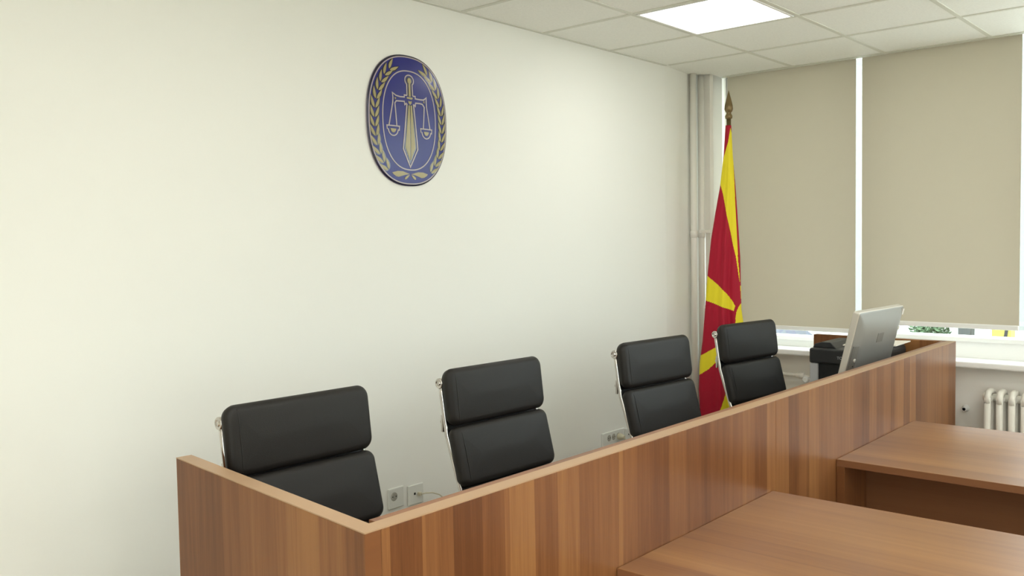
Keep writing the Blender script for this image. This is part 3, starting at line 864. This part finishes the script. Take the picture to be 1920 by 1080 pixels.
to = bpy.data.objects.new('lettering_tmp', cu); COL.objects.link(to)
bpy.context.view_layer.update()
me = bpy.data.meshes.new_from_object(to.evaluated_get(bpy.context.evaluated_depsgraph_get()))
bpy.data.objects.remove(to)
me.materials.append(MATS['printer_grey'])
lt = bpy.data.objects.new('lettering', me); COL.objects.link(lt); lt.parent = pr
# text x -> -Y (reading to the right seen from -X), text y -> Z
lt.matrix_local = Matrix(((0, 0, -1, x0-.0004), (-1, 0, 0, .058), (0, 1, 0, .245), (0, 0, 0, 1)))
m = MB(); pts = [(x0+.13, .075, .306), (x0+.15, -.205, .318), (x1-.01, -.23, .330), (x1-.01, .075, .318)]
# a thin stack of sheets lying tilted on the tray
V = [m.bm.verts.new(p) for p in pts] + [m.bm.verts.new((p[0], p[1], p[2]+.006)) for p in pts]
for f in ((0,1,2,3), (7,6,5,4), (0,4,5,1), (1,5,6,2), (2,6,7,3), (3,7,4,0)): m.bm.faces.new([V[i] for i in f])
pa = m.build('paper_stack', 'paper'); pa.location = pr.location
tag(pa, 'small stack of white paper lying on top of the black printer', 'paper')

# ================================================================== OUTSIDE
m = MB(); m.box((-60, -40, -1.3), (60, 60, -1.2)); struct(m, 'ground', 'asphalt')
b = empty('building', 'pale building far outside the window', 'building', (27, 8, -1.2))
m = MB(); m.box((0, -30, 0), (8, 30, 9)); m.build('facade', 'facade', b)
for k in range(8):
    m = MB(); m.box((-.03, -18+7*k, 3.2), (.0, -16+7*k, 5.)); m.build('window', 'car_glass', b)
def tree(x, y, s, label):
    t = empty('tree', label, 'tree', (x, y, -1.2))
    m = MB(); m.tube([(0, 0, 0), (.05, .02, .9), (.0, .05, 1.3)], [.09, .07, .05], 10); m.build('trunk', 'bark', t)
    m = MB(); rnd = random.Random(3)
    for k in range(900):
        a, b_, q = rnd.uniform(0, 2*PI), rnd.uniform(-1, 1), rnd.uniform(.35, 1)
        c = Vector((math.cos(a)*math.sqrt(1-b_*b_)*q*.55*s, math.sin(a)*math.sqrt(1-b_*b_)*q*.5*s, 1.33+b_*q*.5*s))
        d1 = Vector((rnd.gauss(0, 1), rnd.gauss(0, 1), rnd.gauss(0, 1))).normalized()*.07*s; d2 = d1.orthogonal().normalized()*.035*s
        vv = [m.bm.verts.new(c-d1), m.bm.verts.new(c+d2), m.bm.verts.new(c+d1), m.bm.verts.new(c-d2)]
        m.bm.faces.new(vv)
    m.build('foliage', 'foliage', t)
tree(12., 1.40, .62, 'green shrub outside, seen in the strip under the right blind')
t = empty('waste_bin', 'dark grey bin outside, seen under the right blind', 'bin', (12., .865, -1.2))
m = MB(); m.prism([(-.085, .06), (.085, .06), (.095, 1.52), (-.095, 1.52)], -.12, .12, bev=.02, axis='x'); m.build('body', 'bin_grey', t)
m = MB(); m.box((-.13, -.11, 1.52), (.13, .11, 1.57), bev=.015); m.build('lid', 'bin_grey', t)
for y in (-.07, .07):
    m = MB(); m.lathe([(.05, -.015), (.06, -.012), (.06, .012), (.05, .015)], (.1, y, .06), 16, 'y'); m.build('wheel', 'rubber', t)
t = empty('parcel_box', 'yellow box outside with a dark slanted bar, under the right blind', 'box', (12., .35, -1.2))
m = MB(); m.box((-.15, -.13, .25), (.15, .13, 1.6), bev=.02); m.build('body', 'van_yellow', t)
m = MB(); m.prism([(-.04, 1.0), (0., 1.0), (-.07, 1.55), (-.11, 1.55)], -.165, -.151, axis='x'); m.build('bar', 'rubber', t)
for y in (-.11, .07):
    m = MB(); m.box((-.12, y, 0), (-.08, y+.04, .26)); m.build('leg', 'rubber', t)
# parked car
car = empty('car', 'blue grey parked car outside, seen under the left blind', 'car', (12.2, 5.05, -1.2))
prof = [(-2.0, .25), (2.0, .25), (2.08, .5), (2.0, .72), (1.1, .86), (.45, 1.34), (-.9, 1.38), (-1.6, .92), (-2.05, .85), (-2.1, .5)]
m = MB(); m.prism([(y, z) for y, z in prof], -.8, .8, bev=.07, axis='x'); m.build('body', 'car_blue', car)
m = MB(); m.prism([(.98, .90), (.42, 1.28), (-.85, 1.31), (-1.35, .95)], -.815, -.79, axis='x'); m.build('side_window', 'car_glass', car)
for y in (-1.25, 1.3):
    for x in (-.78, .78):
        m = MB(); m.lathe([(.2, -.1), (.3, -.09), (.32, -.06), (.32, .06), (.3, .09), (.2, .1)], (x, y, .32), 24, 'x'); m.build('wheel', 'rubber', car)
